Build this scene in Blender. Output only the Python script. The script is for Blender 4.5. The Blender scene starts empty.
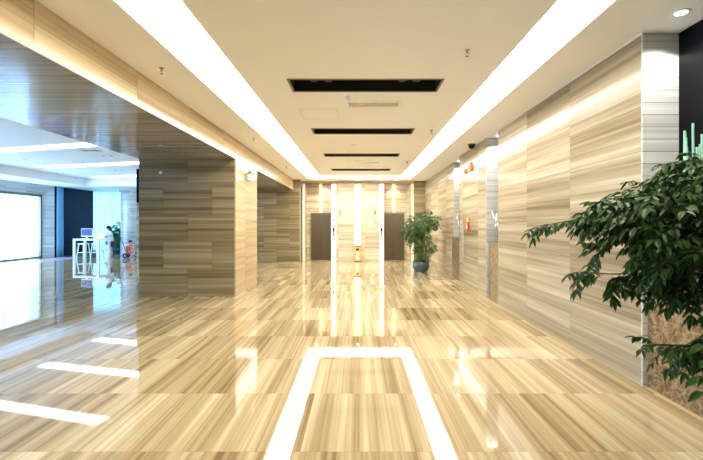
import bpy, bmesh, math, random
from mathutils import Vector, Matrix, noise
C = bpy.context.scene.collection
S = bpy.context.scene
R = random.Random(7)
PI = math.pi

# ------------------------------------------------------------------ camera, world, light, exposure
CAMZ, F, CX, CY = 1.65, 420.0, 358.0, 224.5
H = 3.6
cam = bpy.data.objects.new('camera', bpy.data.cameras.new('camera')); C.objects.link(cam)
cam.location = (0, 0, CAMZ); cam.rotation_euler = (PI/2, 0, 0)
cam.data.sensor_width = 36; cam.data.lens = F/703*36
cam.data.shift_x = -(CX-351.5)/703; cam.data.shift_y = -(230-CY)/703
cam.data.clip_start = 0.05; cam.data.clip_end = 200
S.camera = cam
w = bpy.data.worlds.new('world'); S.world = w; w.use_nodes = True
w.node_tree.nodes['Background'].inputs[0].default_value = (0.40, 0.66, 1.0, 1)
w.node_tree.nodes['Background'].inputs[1].default_value = 3.6
S.view_settings.view_transform = 'Standard'; S.view_settings.look = 'None'
S.view_settings.gamma = 1; S.view_settings.use_curve_mapping = False
S.view_settings.exposure = 0.92
S.cycles.max_bounces = 10; S.cycles.diffuse_bounces = 5; S.cycles.transparent_max_bounces = 12
S.cycles.use_denoising = True
S.cycles.sample_clamp_indirect = 8
L_STRIP = 8.5
DAY = (0.27, 0.57, 1.0)

def area(name, loc, rot, sx, sy, power, col):
    l = bpy.data.lights.new(name, 'AREA'); l.shape = 'RECTANGLE'; l.size = sx; l.size_y = sy
    l.energy = power; l.color = col
    o = bpy.data.objects.new(name, l); o.location = loc; o.rotation_euler = rot; C.objects.link(o); return o
def spot(name, loc, power, col, deg=70, target=None, r=0.03, blend=0.5):
    l = bpy.data.lights.new(name, 'SPOT'); l.energy = power; l.color = col; l.spot_size = math.radians(deg)
    l.spot_blend = blend; l.shadow_soft_size = r
    o = bpy.data.objects.new(name, l); o.location = loc; C.objects.link(o)
    if target: o.rotation_euler = (Vector(target)-Vector(loc)).to_track_quat('-Z', 'Y').to_euler()
    return o
BAYS = [(-3.5, 3.8), (5.2, 12.6), (14.0, 21.1)]
for a, b in BAYS:
    area('daylight', (-16.6, (a+b)/2, 1.7), (0, -PI/2, 0), 3.0, b-a, 300, DAY)
area('daylight', (-14.0, 27.6, 1.8), (-PI/2, 0, 0), 7.5, 3.4, 150, DAY)

# ------------------------------------------------------------------ helpers
def P(px, py, Y=None, z=None):
    """photo pixel to a point at distance Y, or on the horizontal plane z"""
    if Y is None: Y = (CAMZ-z)*F/(py-CY)
    return Vector(((px-CX)*Y/F, Y, CAMZ+(CY-py)*Y/F))
class MB:
    def __init__(s): s.b = bmesh.new()
    def box(s, x0, x1, y0, y1, z0, z1, bev=0, rot=None, at=None):
        r = bmesh.ops.create_cube(s.b, size=1)
        vs = r['verts']
        for v in vs:
            v.co = Vector(((x0+x1)/2+v.co.x*(x1-x0), (y0+y1)/2+v.co.y*(y1-y0), (z0+z1)/2+v.co.z*(z1-z0)))
        if rot is not None:
            p = Vector(at) if at else Vector((0, 0, 0))
            for v in vs: v.co = p + rot @ (v.co-p)
        if bev:
            es = list({e for v in vs for e in v.link_edges})
            bmesh.ops.bevel(s.b, geom=es, offset=bev, segments=2, affect='EDGES', profile=0.5)
        return s
    def poly(s, pts):
        s.b.faces.new([s.b.verts.new(p) for p in pts]); return s
    def tube(s, pts, rad, n=8, cap=True):
        pts = [Vector(p) for p in pts]; k = len(pts)
        rads = rad if isinstance(rad, (list, tuple)) else [rad]*k
        rings = []; up = None
        for i, p in enumerate(pts):
            d = (pts[min(i+1, k-1)]-pts[max(i-1, 0)]).normalized()
            if up is None: up = d.orthogonal().normalized()
            up = (up-d*up.dot(d)).normalized(); sd = d.cross(up)
            rings.append([s.b.verts.new(p+(up*math.cos(2*PI*j/n)+sd*math.sin(2*PI*j/n))*rads[i]) for j in range(n)])
        for a, b in zip(rings, rings[1:]):
            for j in range(n): s.b.faces.new((a[j], a[(j+1) % n], b[(j+1) % n], b[j]))
        if cap: s.b.faces.new(rings[0][::-1]); s.b.faces.new(rings[-1])
        return s
    def lathe(s, prof, n=32, c=(0, 0, 0), axis='z'):
        rings = []
        for r, z in prof:
            ring = []
            for j in range(n):
                a = 2*PI*j/n; v = Vector((r*math.cos(a), r*math.sin(a), z))
                if axis == 'x': v = Vector((v.z, v.x, v.y))
                if axis == 'y': v = Vector((v.x, v.z, v.y))
                ring.append(s.b.verts.new(Vector(c)+v))
            rings.append(ring)
        for a, b in zip(rings, rings[1:]):
            for j in range(n): s.b.faces.new((a[j], a[(j+1) % n], b[(j+1) % n], b[j]))
        if prof[0][0] > 1e-4: s.b.faces.new(rings[0][::-1])
        if prof[-1][0] > 1e-4: s.b.faces.new(rings[-1])
        return s
    def ball(s, c, r, sc=(1, 1, 1), seg=16):
        q = bmesh.ops.create_uvsphere(s.b, u_segments=seg, v_segments=seg//2, radius=r)
        for v in q['verts']: v.co = Vector((v.co.x*sc[0]+c[0], v.co.y*sc[1]+c[1], v.co.z*sc[2]+c[2]))
        return s
    def build(s, name, m, parent=None, smooth=False, clean=True):
        if clean:
            bmesh.ops.remove_doubles(s.b, verts=s.b.verts, dist=1e-5)
            bmesh.ops.recalc_face_normals(s.b, faces=s.b.faces)
        me = bpy.data.meshes.new(name); s.b.to_mesh(me); s.b.free()
        if smooth:
            for p in me.polygons: p.use_smooth = True
            try: me.set_sharp_from_angle(angle=math.radians(40))
            except Exception: pass
        me.materials.append(m)
        o = bpy.data.objects.new(name, me); C.objects.link(o)
        if parent: o.parent = parent
        return o
def tag(o, label, cat, group=None, kind=None):
    o['label'] = label; o['category'] = cat
    if group: o['group'] = group
    if kind: o['kind'] = kind
    return o
def thing(name, label, cat, loc=(0, 0, 0), rz=0, group=None):
    o = bpy.data.objects.new(name, None); C.objects.link(o); o.empty_display_size = .1
    o.location = loc; o.rotation_euler = (0, 0, rz)
    return tag(o, label, cat, group)
def struct(o): o['kind'] = 'structure'; return o
def kids(o): return [x for x in bpy.data.objects if x.parent == o]
def copy_tree(o, parent=None):
    c = o.copy(); C.objects.link(c)
    if parent: c.parent = parent
    for ch in kids(o): copy_tree(ch, c)
    return c

# ------------------------------------------------------------------ materials
def mat(name, col, rough=.5, metal=0, emit=None, es=0, spec=.5, trans=0, coat=0, nvar=0, nscale=20, bump=0):
    m = bpy.data.materials.new(name); m.use_nodes = True
    nt = m.node_tree; b = nt.nodes['Principled BSDF']
    b.inputs['Base Color'].default_value = (*col, 1); b.inputs['Roughness'].default_value = rough
    b.inputs['Metallic'].default_value = metal; b.inputs['Specular IOR Level'].default_value = spec
    b.inputs['Coat Weight'].default_value = coat
    if emit: b.inputs['Emission Color'].default_value = (*emit, 1); b.inputs['Emission Strength'].default_value = es
    if nvar or bump:
        tc = nt.nodes.new('ShaderNodeTexCoord'); n = nt.nodes.new('ShaderNodeTexNoise')
        n.inputs['Scale'].default_value = nscale; n.inputs['Detail'].default_value = 4
        nt.links.new(tc.outputs['Object'], n.inputs['Vector'])
        if nvar:
            mx = nt.nodes.new('ShaderNodeMix'); mx.data_type = 'RGBA'
            mx.inputs[6].default_value = (*[c*(1-nvar) for c in col], 1)
            mx.inputs[7].default_value = (*[min(1, c*(1+nvar)) for c in col], 1)
            nt.links.new(n.outputs['Fac'], mx.inputs[0]); nt.links.new(mx.outputs[2], b.inputs['Base Color'])
        if bump:
            bp = nt.nodes.new('ShaderNodeBump'); bp.inputs['Strength'].default_value = bump
            nt.links.new(n.outputs['Fac'], bp.inputs['Height']); nt.links.new(bp.outputs[0], b.inputs['Normal'])
    return m

def stone(name, axes, L, Hh, cols, rough=.08, spec=.5, off=.5, u0=0, v0=0, groove=0, joint=.003, jdark=.45, fine=34, tilt=0.0, contrast=1.0):
    """wood-vein limestone laid in tiles: u runs along the veins, v across them"""
    m = bpy.data.materials.new(name); m.use_nodes = True
    nt = m.node_tree; N = nt.nodes; K = nt.links; b = N['Principled BSDF']
    def mth(op, a, c=None, d=None):
        n = N.new('ShaderNodeMath'); n.operation = op
        for i, q in enumerate((a, c, d)):
            if q is None: continue
            if isinstance(q, (int, float)): n.inputs[i].default_value = q
            else: K.new(q, n.inputs[i])
        return n.outputs[0]
    tc = N.new('ShaderNodeTexCoord'); sp = N.new('ShaderNodeSeparateXYZ'); K.new(tc.outputs['Object'], sp.inputs[0])
    ax = {'X': sp.outputs[0], 'Y': sp.outputs[1], 'Z': sp.outputs[2]}
    ax['XY'] = mth('ADD', ax['X'], ax['Y'])
    u = mth('ADD', ax[axes[0]], 60*L-u0); v = mth('ADD', ax[axes[1]], 60*Hh-v0)
    vr = mth('DIVIDE', v, Hh); row = mth('FLOOR', vr)
    sh = mth('MULTIPLY', mth('MODULO', row, 2), off)
    ur = mth('ADD', mth('DIVIDE', u, L), sh); colm = mth('FLOOR', ur)
    cv = N.new('ShaderNodeCombineXYZ'); K.new(row, cv.inputs[0]); K.new(colm, cv.inputs[1])
    wn = N.new('ShaderNodeTexWhiteNoise'); wn.noise_dimensions = '2D'; K.new(cv.outputs[0], wn.inputs[0])
    rnd = wn.outputs['Value']
    # veins
    vv = mth('ADD', v, mth('MULTIPLY', u, tilt))
    vec = N.new('ShaderNodeCombineXYZ')
    K.new(mth('MULTIPLY', u, .13), vec.inputs[0]); K.new(mth('MULTIPLY', vv, 7), vec.inputs[1]); K.new(mth('MULTIPLY', rnd, 37), vec.inputs[2])
    n1 = N.new('ShaderNodeTexNoise'); n1.inputs['Scale'].default_value = 1; n1.inputs['Detail'].default_value = 3; n1.inputs['Roughness'].default_value = .6
    K.new(vec.outputs[0], n1.inputs['Vector'])
    vec2 = N.new('ShaderNodeCombineXYZ')
    K.new(mth('MULTIPLY', u, .3), vec2.inputs[0]); K.new(mth('MULTIPLY', vv, fine), vec2.inputs[1]); K.new(mth('MULTIPLY', rnd, 91), vec2.inputs[2])
    n2 = N.new('ShaderNodeTexNoise'); n2.inputs['Scale'].default_value = 1; n2.inputs['Detail'].default_value = 4; n2.inputs['Roughness'].default_value = .65
    K.new(vec2.outputs[0], n2.inputs['Vector'])
    f = mth('ADD', mth('MULTIPLY', n1.outputs['Fac'], .62), mth('MULTIPLY', n2.outputs['Fac'], .38))
    f = mth('ADD', f, mth('MULTIPLY', mth('SUBTRACT', rnd, .5), .10))
    f = mth('ADD', mth('MULTIPLY', mth('SUBTRACT', f, .5), contrast), .5)
    rp = N.new('ShaderNodeValToRGB'); el = rp.color_ramp.elements
    el[0].position = .34; el[0].color = (*cols[0], 1); el[1].position = .66; el[1].color = (*cols[2], 1)
    e = el.new(.48); e.color = (*cols[1], 1)
    K.new(f, rp.inputs[0])
    # joints
    fu = mth('FRACT', ur); fv = mth('FRACT', vr)
    du = mth('MULTIPLY', mth('MINIMUM', fu, mth('SUBTRACT', 1, fu)), L)
    dv = mth('MULTIPLY', mth('MINIMUM', fv, mth('SUBTRACT', 1, fv)), Hh)
    if groove:
        dj = dv
        jm = mth('LESS_THAN', dj, groove)
    else:
        jm = mth('LESS_THAN', mth('MINIMUM', du, dv), joint/2)
    mx = N.new('ShaderNodeMix'); mx.data_type = 'RGBA'; mx.blend_type = 'MULTIPLY'
    K.new(jm, mx.inputs[0]); K.new(rp.outputs[0], mx.inputs[6]); mx.inputs[7].default_value = (jdark, jdark*.95, jdark*.85, 1)
    K.new(mx.outputs[2], b.inputs['Base Color'])
    b.inputs['Roughness'].default_value = rough; b.inputs['Specular IOR Level'].default_value = spec
    return m

cream = [(.29, .215, .13), (.50, .41, .285), (.76, .685, .54)]
beam_c = [(.32, .225, .12), (.46, .35, .20), (.60, .48, .30)]
olive = [(.13, .088, .036), (.235, .175, .083), (.355, .28, .153)]
soff = [(.18, .15, .11), (.33, .29, .22), (.48, .43, .35)]
M = {}
warm = [(.21, .140, .062), (.40, .302, .158), (.65, .54, .345)]
side = [(.20, .147, .078), (.36, .284, .172), (.57, .49, .335)]
M['floor'] = stone('polished_vein_limestone_floor', ('Y', 'X'), 1.05, .84, warm, rough=.025, spec=.62, off=0, u0=3.05, v0=-.42, joint=.004, jdark=.75, fine=30, contrast=1.0)
M['back'] = stone('bright_vein_limestone', ('XY', 'Z'), 1.2, .6, cream, rough=.15, spec=.3, off=0, fine=24, joint=.004, jdark=.8, contrast=.8)
M['right'] = stone('vein_limestone_wall', ('XY', 'Z'), 1.465, .6, side, rough=.17, spec=.2, off=0, u0=7.18, fine=26, joint=.005, jdark=.7, contrast=.9)
M['pillar'] = stone('brown_vein_limestone', ('XY', 'Z'), 1.12, .628, olive, rough=.14, off=.5, u0=4.6, joint=.006, jdark=.55, fine=22, contrast=1.2)
M['soffit'] = stone('brown_vein_limestone_soffit', ('X', 'Y'), 2.3, .9, soff, rough=.10, spec=.9, off=0, u0=-5.02, fine=18, joint=.004)
M['beam'] = stone('beam_vein_limestone', ('XY', 'Z'), 1.7, 4, beam_c, rough=.15, spec=.25, off=0, u0=.83, v0=-.1, joint=.008, jdark=.6, fine=22)
M['grey'] = stone('pale_grey_limestone', ('XY', 'Z'), 1.2, .63, [(.34, .33, .31), (.50, .49, .46), (.68, .67, .64)], rough=.15, joint=.006, fine=20)
M['slat'] = stone('grooved_pale_limestone', ('XY', 'Z'), 3, .125, [(.42, .40, .36), (.56, .55, .50), (.70, .69, .65)], rough=.2, groove=.0025, off=0, fine=40, v0=.02, jdark=.25)
M['ceil'] = mat('white_painted_plaster', (.94, .94, .93), .7)
M['white'] = mat('white_lacquer', (.88, .9, .92), .3)
M['strip'] = mat('luminous_ceiling_membrane', (1, 1, 1), .6, emit=(1, .955, .86), es=L_STRIP)
M['cool_strip'] = mat('cool_luminous_panel', (1, 1, 1), .6, emit=(.88, .95, 1), es=3)
M['led'] = mat('warm_led_strip', (1, .9, .6), .6, emit=(1, .76, .32), es=1.35)
M['jamb_glow'] = mat('jamb_painted_light', (1, .95, .85), .6, emit=(1, .90, .66), es=.5)  # emission paints the grazing light on the jamb recesses
M['gold_glow'] = mat('golden_glow_bar', (1, .85, .4), .6, emit=(1, .66, .20), es=1.5)  # emission stands for the yellow glow above the doors
M['black'] = mat('black_glass', (.002, .0025, .003), .3, spec=.12)
M['blackmatte'] = mat('matte_black_paint', (.012, .011, .010), .6)
M['frame'] = mat('bronze_frame', (.20, .17, .12), .35, .6)
M['door'] = mat('brushed_bronze_steel', (.15, .12, .08), .34, .8, nvar=.08, nscale=60)
M['steel'] = mat('brushed_steel', (.6, .58, .54), .25, .9)
M['navy'] = stone('dark_teal_panelling', ('XY', 'Z'), 1.2, .63, [(.0005, .004, .010), (.001, .007, .017), (.002, .010, .024)], rough=.3, spec=.06, joint=.008, fine=10)
M['curtain'] = mat('blue_drapery', (.20, .48, .72), .8)
M['gold'] = None
M['leaf'] = mat('glossy_green_leaf', (.030, .080, .008), .45, nvar=.5, nscale=9, spec=.3)
M['leaf_far'] = mat('green_leaf', (.05, .135, .022), .45, nvar=.5, nscale=6)
M['leaf_room'] = mat('fresh_green_leaf', (.04, .22, .06), .4, nvar=.4, nscale=6)
M['bark'] = mat('brown_bark', (.10, .065, .035), .8, nvar=.3, nscale=30, bump=.4)
M['soil'] = mat('dark_soil', (.03, .02, .012), .95, nvar=.4, nscale=60, bump=.5)
M['potblue'] = mat('blue_grey_glazed_ceramic', (.045, .085, .105), .2, nvar=.3, nscale=12, coat=.5)
M['bamboo'] = mat('green_bamboo', (.32, .60, .42), .3, nvar=.2, nscale=8)
M['petal'] = mat('white_petal', (.92, .92, .86), .5)
M['stem'] = mat('green_stem', (.10, .25, .05), .5)
M['red'] = mat('red_plastic', (.75, .03, .02), .35)
M['orange'] = mat('orange_plastic', (.85, .22, .06), .35)
M['yellow'] = mat('yellow_plastic', (.9, .62, .05), .4)
M['lilac'] = mat('lilac_stone', (.46, .34, .52), .25)
M['skin'] = mat('skin', (.68, .42, .30), .5)
M['hair'] = mat('black_hair', (.012, .009, .010), .4)
M['tee'] = mat('white_cotton', (.85, .86, .9), .8)
M['skirt'] = mat('dark_plum_cloth', (.06, .03, .07), .8)
M['blue'] = mat('blue_ceramic', (.03, .10, .22), .3)
M['rubber'] = mat('black_rubber', (.015, .015, .017), .7)
M['screen'] = mat('lit_monitor_screen', (.02, .02, .05), .6, emit=(.05, .03, .45), es=.3)
M['lamp'] = mat('downlight_lens', (1, 1, 1), .4, emit=(1, .97, .9), es=9)
M['cover'] = mat('clear_frosted_plastic', (.45, .43, .36), .25, spec=.5)
def emperador():
    m = bpy.data.materials.new('brown_emperador_marble'); m.use_nodes = True
    nt = m.node_tree; N = nt.nodes; K = nt.links; b = N['Principled BSDF']
    tc = N.new('ShaderNodeTexCoord'); no = N.new('ShaderNodeTexNoise'); no.inputs['Scale'].default_value = 5; no.inputs['Detail'].default_value = 5
    K.new(tc.outputs['Object'], no.inputs[0])
    mx = N.new('ShaderNodeMix'); mx.data_type = 'VECTOR'; mx.inputs[0].default_value = .28
    K.new(tc.outputs['Object'], mx.inputs[4]); K.new(no.outputs['Color'], mx.inputs[5])
    vo = N.new('ShaderNodeTexVoronoi'); vo.feature = 'DISTANCE_TO_EDGE'; vo.inputs['Scale'].default_value = 15
    K.new(mx.outputs[1], vo.inputs['Vector'])
    rp = N.new('ShaderNodeValToRGB'); e = rp.color_ramp.elements
    e[0].position = 0; e[0].color = (.42, .31, .17, 1); e[1].position = .16; e[1].color = (.15, .09, .04, 1)
    q = e.new(.05); q.color = (.27, .17, .08, 1)
    K.new(vo.outputs['Distance'], rp.inputs[0])
    n2 = N.new('ShaderNodeMix'); n2.data_type = 'RGBA'; n2.inputs[0].default_value = .35
    n3 = N.new('ShaderNodeTexNoise'); n3.inputs['Scale'].default_value = 14; n3.inputs['Detail'].default_value = 6; K.new(tc.outputs['Object'], n3.inputs[0])
    r2 = N.new('ShaderNodeValToRGB'); r2.color_ramp.elements[0].color = (.12, .07, .03, 1); r2.color_ramp.elements[1].color = (.42, .30, .16, 1)
    r2.color_ramp.elements[0].position = .35; r2.color_ramp.elements[1].position = .65
    K.new(n3.outputs['Fac'], r2.inputs[0]); K.new(rp.outputs[0], n2.inputs[6]); K.new(r2.outputs[0], n2.inputs[7])
    K.new(n2.outputs[2], b.inputs['Base Color']); b.inputs['Roughness'].default_value = .12
    return m
M['gold'] = emperador()
def glassmat():
    m = bpy.data.materials.new('clear_window_glass'); m.use_nodes = True
    nt = m.node_tree; N = nt.nodes; N.clear()
    o = N.new('ShaderNodeOutputMaterial'); t = N.new('ShaderNodeBsdfTransparent'); g = N.new('ShaderNodeBsdfGlossy'); g.inputs['Roughness'].default_value = .02
    t.inputs[0].default_value = (.95, .98, 1, 1)
    f = N.new('ShaderNodeFresnel'); f.inputs[0].default_value = 1.45; mx = N.new('ShaderNodeMixShader')
    ge = N.new('ShaderNodeNewGeometry'); sb = N.new('ShaderNodeMath'); sb.operation = 'SUBTRACT'; sb.inputs[0].default_value = 1; nt.links.new(ge.outputs['Backfacing'], sb.inputs[1])
    ml = N.new('ShaderNodeMath'); ml.operation = 'MULTIPLY'; nt.links.new(f.outputs[0], ml.inputs[0]); nt.links.new(sb.outputs[0], ml.inputs[1]); nt.links.new(ml.outputs[0], mx.inputs[0]); nt.links.new(t.outputs[0], mx.inputs[1]); nt.links.new(g.outputs[0], mx.inputs[2]); nt.links.new(mx.outputs[0], o.inputs[0])
    return m
M['glass'] = glassmat()
def sheermat():
    m = bpy.data.materials.new('sheer_voile'); m.use_nodes = True
    nt = m.node_tree; N = nt.nodes; N.clear()
    o = N.new('ShaderNodeOutputMaterial'); t = N.new('ShaderNodeBsdfTransparent'); d = N.new('ShaderNodeBsdfDiffuse'); tr = N.new('ShaderNodeBsdfTranslucent')
    d.inputs[0].default_value = (.45, .72, .74, 1); tr.inputs[0].default_value = (.35, .65, .70, 1)
    a = N.new('ShaderNodeMixShader'); c = N.new('ShaderNodeMixShader'); a.inputs[0].default_value = .6; c.inputs[0].default_value = .88
    nt.links.new(d.outputs[0], a.inputs[1]); nt.links.new(tr.outputs[0], a.inputs[2])
    nt.links.new(t.outputs[0], c.inputs[1]); nt.links.new(a.outputs[0], c.inputs[2]); nt.links.new(c.outputs[0], o.inputs[0])
    return m
M['sheer'] = sheermat()

# ------------------------------------------------------------------ structure
Y0 = -6.0; XL = -15.5
struct(MB().box(-19, 3.6, Y0-.3, 27.2, -.15, 0).build('floor', M['floor']))
# lilac border running along the windows
struct(MB().box(-14.9, -13.7, 2, 21.3, 0, .004).build('trim_1', M['lilac']))

def plate(name, xs, ys, holes, z0, z1, m):
    xs = sorted(set(xs+[q for h in holes for q in h[:2]])); ys = sorted(set(ys+[q for h in holes for q in h[2:]]))
    b = bmesh.new(); V = {}
    def vt(i, j, k):
        if (i, j, k) not in V: V[(i, j, k)] = b.verts.new((xs[i], ys[j], (z0, z1)[k]))
        return V[(i, j, k)]
    def solid(i, j):
        if i < 0 or j < 0 or i >= len(xs)-1 or j >= len(ys)-1: return False
        cx, cy = (xs[i]+xs[i+1])/2, (ys[j]+ys[j+1])/2
        return not any(h[0] < cx < h[1] and h[2] < cy < h[3] for h in holes)
    for i in range(len(xs)-1):
        for j in range(len(ys)-1):
            if not solid(i, j): continue
            b.faces.new((vt(i, j, 0), vt(i, j+1, 0), vt(i+1, j+1, 0), vt(i+1, j, 0)))
            b.faces.new((vt(i, j, 1), vt(i+1, j, 1), vt(i+1, j+1, 1), vt(i, j+1, 1)))
            if not solid(i-1, j): b.faces.new((vt(i, j, 0), vt(i, j, 1), vt(i, j+1, 1), vt(i, j+1, 0)))
            if not solid(i+1, j): b.faces.new((vt(i+1, j, 0), vt(i+1, j+1, 0), vt(i+1, j+1, 1), vt(i+1, j, 1)))
            if not solid(i, j-1): b.faces.new((vt(i, j, 0), vt(i+1, j, 0), vt(i+1, j, 1), vt(i, j, 1)))
            if not solid(i, j+1): b.faces.new((vt(i, j+1, 0), vt(i, j+1, 1), vt(i+1, j+1, 1), vt(i+1, j+1, 0)))
    me = bpy.data.meshes.new(name); bmesh.ops.recalc_face_normals(b, faces=b.faces); b.to_mesh(me); b.free(); me.materials.append(m)
    o = bpy.data.objects.new(name, me); C.objects.link(o); return o
SLOTS = [(5.63, 6.15), (8.53, 9.03), (11.55, 12.03), (14.7, 15.2)]
SX = (-.94, 1.14)
YB = 16.7; YE = 17.85; TL = (-2.12, -1.54); TR = (1.74, 2.24)
YS = .6
holes = [(TL[0], TL[1], YS, YE), (TR[0], TR[1], YS, YE), (TL[1], TR[0], YB, YE)]
holes += [(SX[0], SX[1], a, b) for a, b in SLOTS]
HL = 3.95
holes += [(-13.8, -5.02, Y0, 21.2)]
struct(plate('ceiling', [-19, 3.6], [Y0-.3, 27.2], holes, H, H+.22, M['ceil']))
struct(MB().box(-13.9, -4.9, Y0, 21.3, HL, HL+.1).build('ceiling_left', M['ceil']))
struct(MB().box(-13.9, -13.8, Y0, 21.2, H+.22, HL).box(-13.8, -4.9, 21.2, 21.3, H+.22, HL).box(-5.02, -4.9, Y0, 21.2, H+.22, HL).build('trim_2', M['ceil']))
# luminous U-shaped strip of the hall
z = H+.13
m_ = MB()
m_.box(TL[0]+.002, TL[1]-.002, YS+.002, YE-.002, z, z+.04); m_.box(TR[0]+.002, TR[1]-.002, YS+.002, YE-.002, z, z+.04)
m_.box(TL[1]-.002, TR[0]+.002, YB+.002, YE-.002, z, z+.04)
tag(m_.build('ceiling_light_strip', M['strip']), 'bright white luminous strip running in a U around the hall ceiling', 'light')

# beam over the left opening, its face and its polished underside
bx0, bx1, bz = -5.02, -2.8, 3.16
struct(MB().box(bx1-.03, bx1, Y0, 18.2, bz-.0, H).build('trim_3', M['beam']))
struct(MB().box(bx0, bx1-.03, Y0, 18.2, bz, H).build('wall_beam', M['soffit']))
struct(MB().box(bx1-.012, bx1+.006, Y0, 9.6, bz-.012, bz+.0).build('trim_4', M['frame']))
# pillar
struct(MB().box(bx0, bx1-.03, 9.625, 11.64, 0, bz).build('wall_pillar', M['pillar']))
struct(MB().box(bx1-.03, bx1, 9.625, 11.64, 0, bz).build('wall_pillar_side', M['beam']))
# stone wall closing the recess behind the pillar
struct(MB().box(-9.6, -2.52, 18.2, 18.5, 0, H).build('wall_back_left', M['pillar']))
struct(MB().box(-9.6, -9.3, 18.5, 27, 0, H).build('wall_partition', M['grey']))
# right-hand wall blocks
RX = 2.9
for i, (a, b, x, fm) in enumerate([(Y0, 3.2, RX, 0), (4.28, 8.7, RX, 1), (9.5, 12.0, RX, 1), (13.2, 18.9, 3.02, 1)]):
    struct(MB().box(x, 3.6, a+.02, b, 0, H).build('wall_right', M['right']))
    struct(MB().box(x+.0, 3.6, a, a+.02, 0, H).build('wall_right_return', M['slat']))
struct(MB().box(3.27, 3.6, Y0, 18.9, 0, H-.001).build('wall_right_niche', M['black']))
struct(MB().box(2.885, 2.9, 4.27, 8.7, H-.012, H).build('trim_5', M['white']))
# back wall
BY = 18.9
struct(MB().box(-2.9, 3.6, 19.35, 19.6, 0, H).build('wall_back', M['back']))
hb = MB()
for a, b in [(-2.52, -2.36), (2.36, 2.52)]: hb.box(a, b, BY, 19.35, 0, H)
hb.box(-2.36, 2.36, BY+.02, 19.35, 3.5, H)
struct(hb.build('trim_6', M['beam']))
struct(MB().box(2.52, 3.3, BY-.02, 19.35, 0, H).build('wall_back_right', M['slat'] if 0 else M['pillar']))
struct(MB().box(-.97, -.19, BY-.02, 19.35, 0, 3.5).build('wall_back_panel', M['back']))
struct(MB().box(.145, .94, BY-.02, 19.35, 0, 3.5).build('wall_back_panel', M['back']))
struct(MB().box(-1.22, -.97, BY+.06, 19.35, 0, 3.5).build('trim_7', M['beam']))
struct(MB().box(.94, 1.18, BY+.06, 19.35, 0, 3.5).build('trim_7', M['beam']))
# rear and far walls
struct(MB().box(-19, 3.6, Y0-.3, Y0, 0, H).build('wall_front', M['right']))
struct(MB().box(-19, -18.8, 24.6, 26.5, 0, H).build('wall_far_left', M['ceil']))

# left room: window wall with splayed stone portals
def portal(a, b, i):
    zo, zi = 3.55, 3.13; s = .35; X1 = XL-.4
    m = MB()
    m.poly([(XL, b+s, 0), (XL, b+s, zo), (X1, b, zi), (X1, b, 0)])
    m.poly([(XL, a-s, 0), (X1, a, 0), (X1, a, zi), (XL, a-s, zo)])
    m.poly([(XL, a-s, zo), (X1, a, zi), (X1, b, zi), (XL, b+s, zo)])
    m.poly([(XL, a-s, zo), (XL, b+s, zo), (XL, b+s, 3.85), (XL, a-s, 3.85)])
    struct(m.build('trim_%d' % (8+i), M['grey'], clean=False))
    fr = MB()
    fr.box(X1-.08, X1+.02, a-.02, a+.08, 0, zi); fr.box(X1-.08, X1+.02, b-.08, b+.02, 0, zi); fr.box(X1-.08, X1+.02, a, b, zi-.1, zi+.02)
    fr.box(X1-.08, X1+.02, a, b, 0, .06)
    w_ = struct(fr.build('window_%d' % (i+1), M['frame']))
    mu = MB(); y = b-2.17
    while y > a+.4: mu.box(X1-.05, X1, y-.025, y+.025, .06, zi-.1); y -= 2.17
    mu.build('mullion', M['steel'], w_)
    MB().box(X1-.035, X1-.025, a+.08, b-.08, .06, zi-.1).build('pane', M['glass'], w_)
for i, (a, b) in enumerate(BAYS): portal(a, b, i)
edges = [Y0] + [q for a, b in BAYS for q in (a-.35, b+.35)]
for a, b in [(Y0, BAYS[0][0]-.35), (BAYS[0][1]+.35, BAYS[1][0]-.35), (BAYS[1][1]+.35, BAYS[2][0]-.35)]:
    struct(MB().box(XL-.3, XL, a, b, 0, 3.85).build('wall_left', M['grey']))
struct(MB().box(XL-.3, XL, 21.45, 24.6, 0, 3.85).build('wall_left', M['navy']))
struct(MB().box(-19, XL-.3, 24.3, 24.6, 0, H).build('wall_left_return', M['ceil']))
# outside ground
# far glazed wall behind sheers
wf = MB()
x = -18.8
while x < -9.5: wf.box(x-.03, x+.03, 26.9, 27.0, .06, H-.06); x += 1.55
wf.box(-18.8, -9.6, 26.9, 27.0, 0, .06); wf.box(-18.8, -9.6, 26.9, 27.0, H-.06, H); wf.box(-18.8, -9.6, 26.9, 27, 2.5, 2.55)
w_ = struct(wf.build('window_4', M['steel']))
MB().box(-18.8, -9.6, 26.94, 26.95, .06, H-.06).build('pane', M['glass'], w_)

# ------------------------------------------------------------------ drapery, column
def drape(name, p0, p1, z0, z1, amp, folds, m, label, cat):
    b = bmesh.new(); n = folds*8; p0 = Vector(p0); p1 = Vector(p1); d = p1-p0; nn = Vector((-d.y, d.x, 0)).normalized()
    rr = random.Random(3); ph = [rr.uniform(-.5, .5) for _ in range(folds+2)]
    rows = []
    for z_ in [z0+(z1-z0)*k/6 for k in range(7)]:
        row = []
        for i in range(n+1):
            t = i/n; a = t*folds*2*PI+ph[int(t*folds)]*0
            q = p0+d*t+nn*amp*(math.sin(a)+.3*math.sin(a*.37+1))*(1-.25*(z_-z0)/(z1-z0)); row.append(b.verts.new((q.x, q.y, z_)))
        rows.append(row)
    for A, B in zip(rows, rows[1:]):
        for i in range(n): b.faces.new((A[i], A[i+1], B[i+1], B[i]))
    me = bpy.data.meshes.new(name); b.to_mesh(me); b.free(); me.materials.append(m)
    for p in me.polygons: p.use_smooth = True
    o = bpy.data.objects.new(name, me); C.objects.link(o)
    if m != M['sheer']:
        so = o.modifiers.new('thick', 'SOLIDIFY'); so.thickness = .01
    return tag(o, label, cat)
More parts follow.
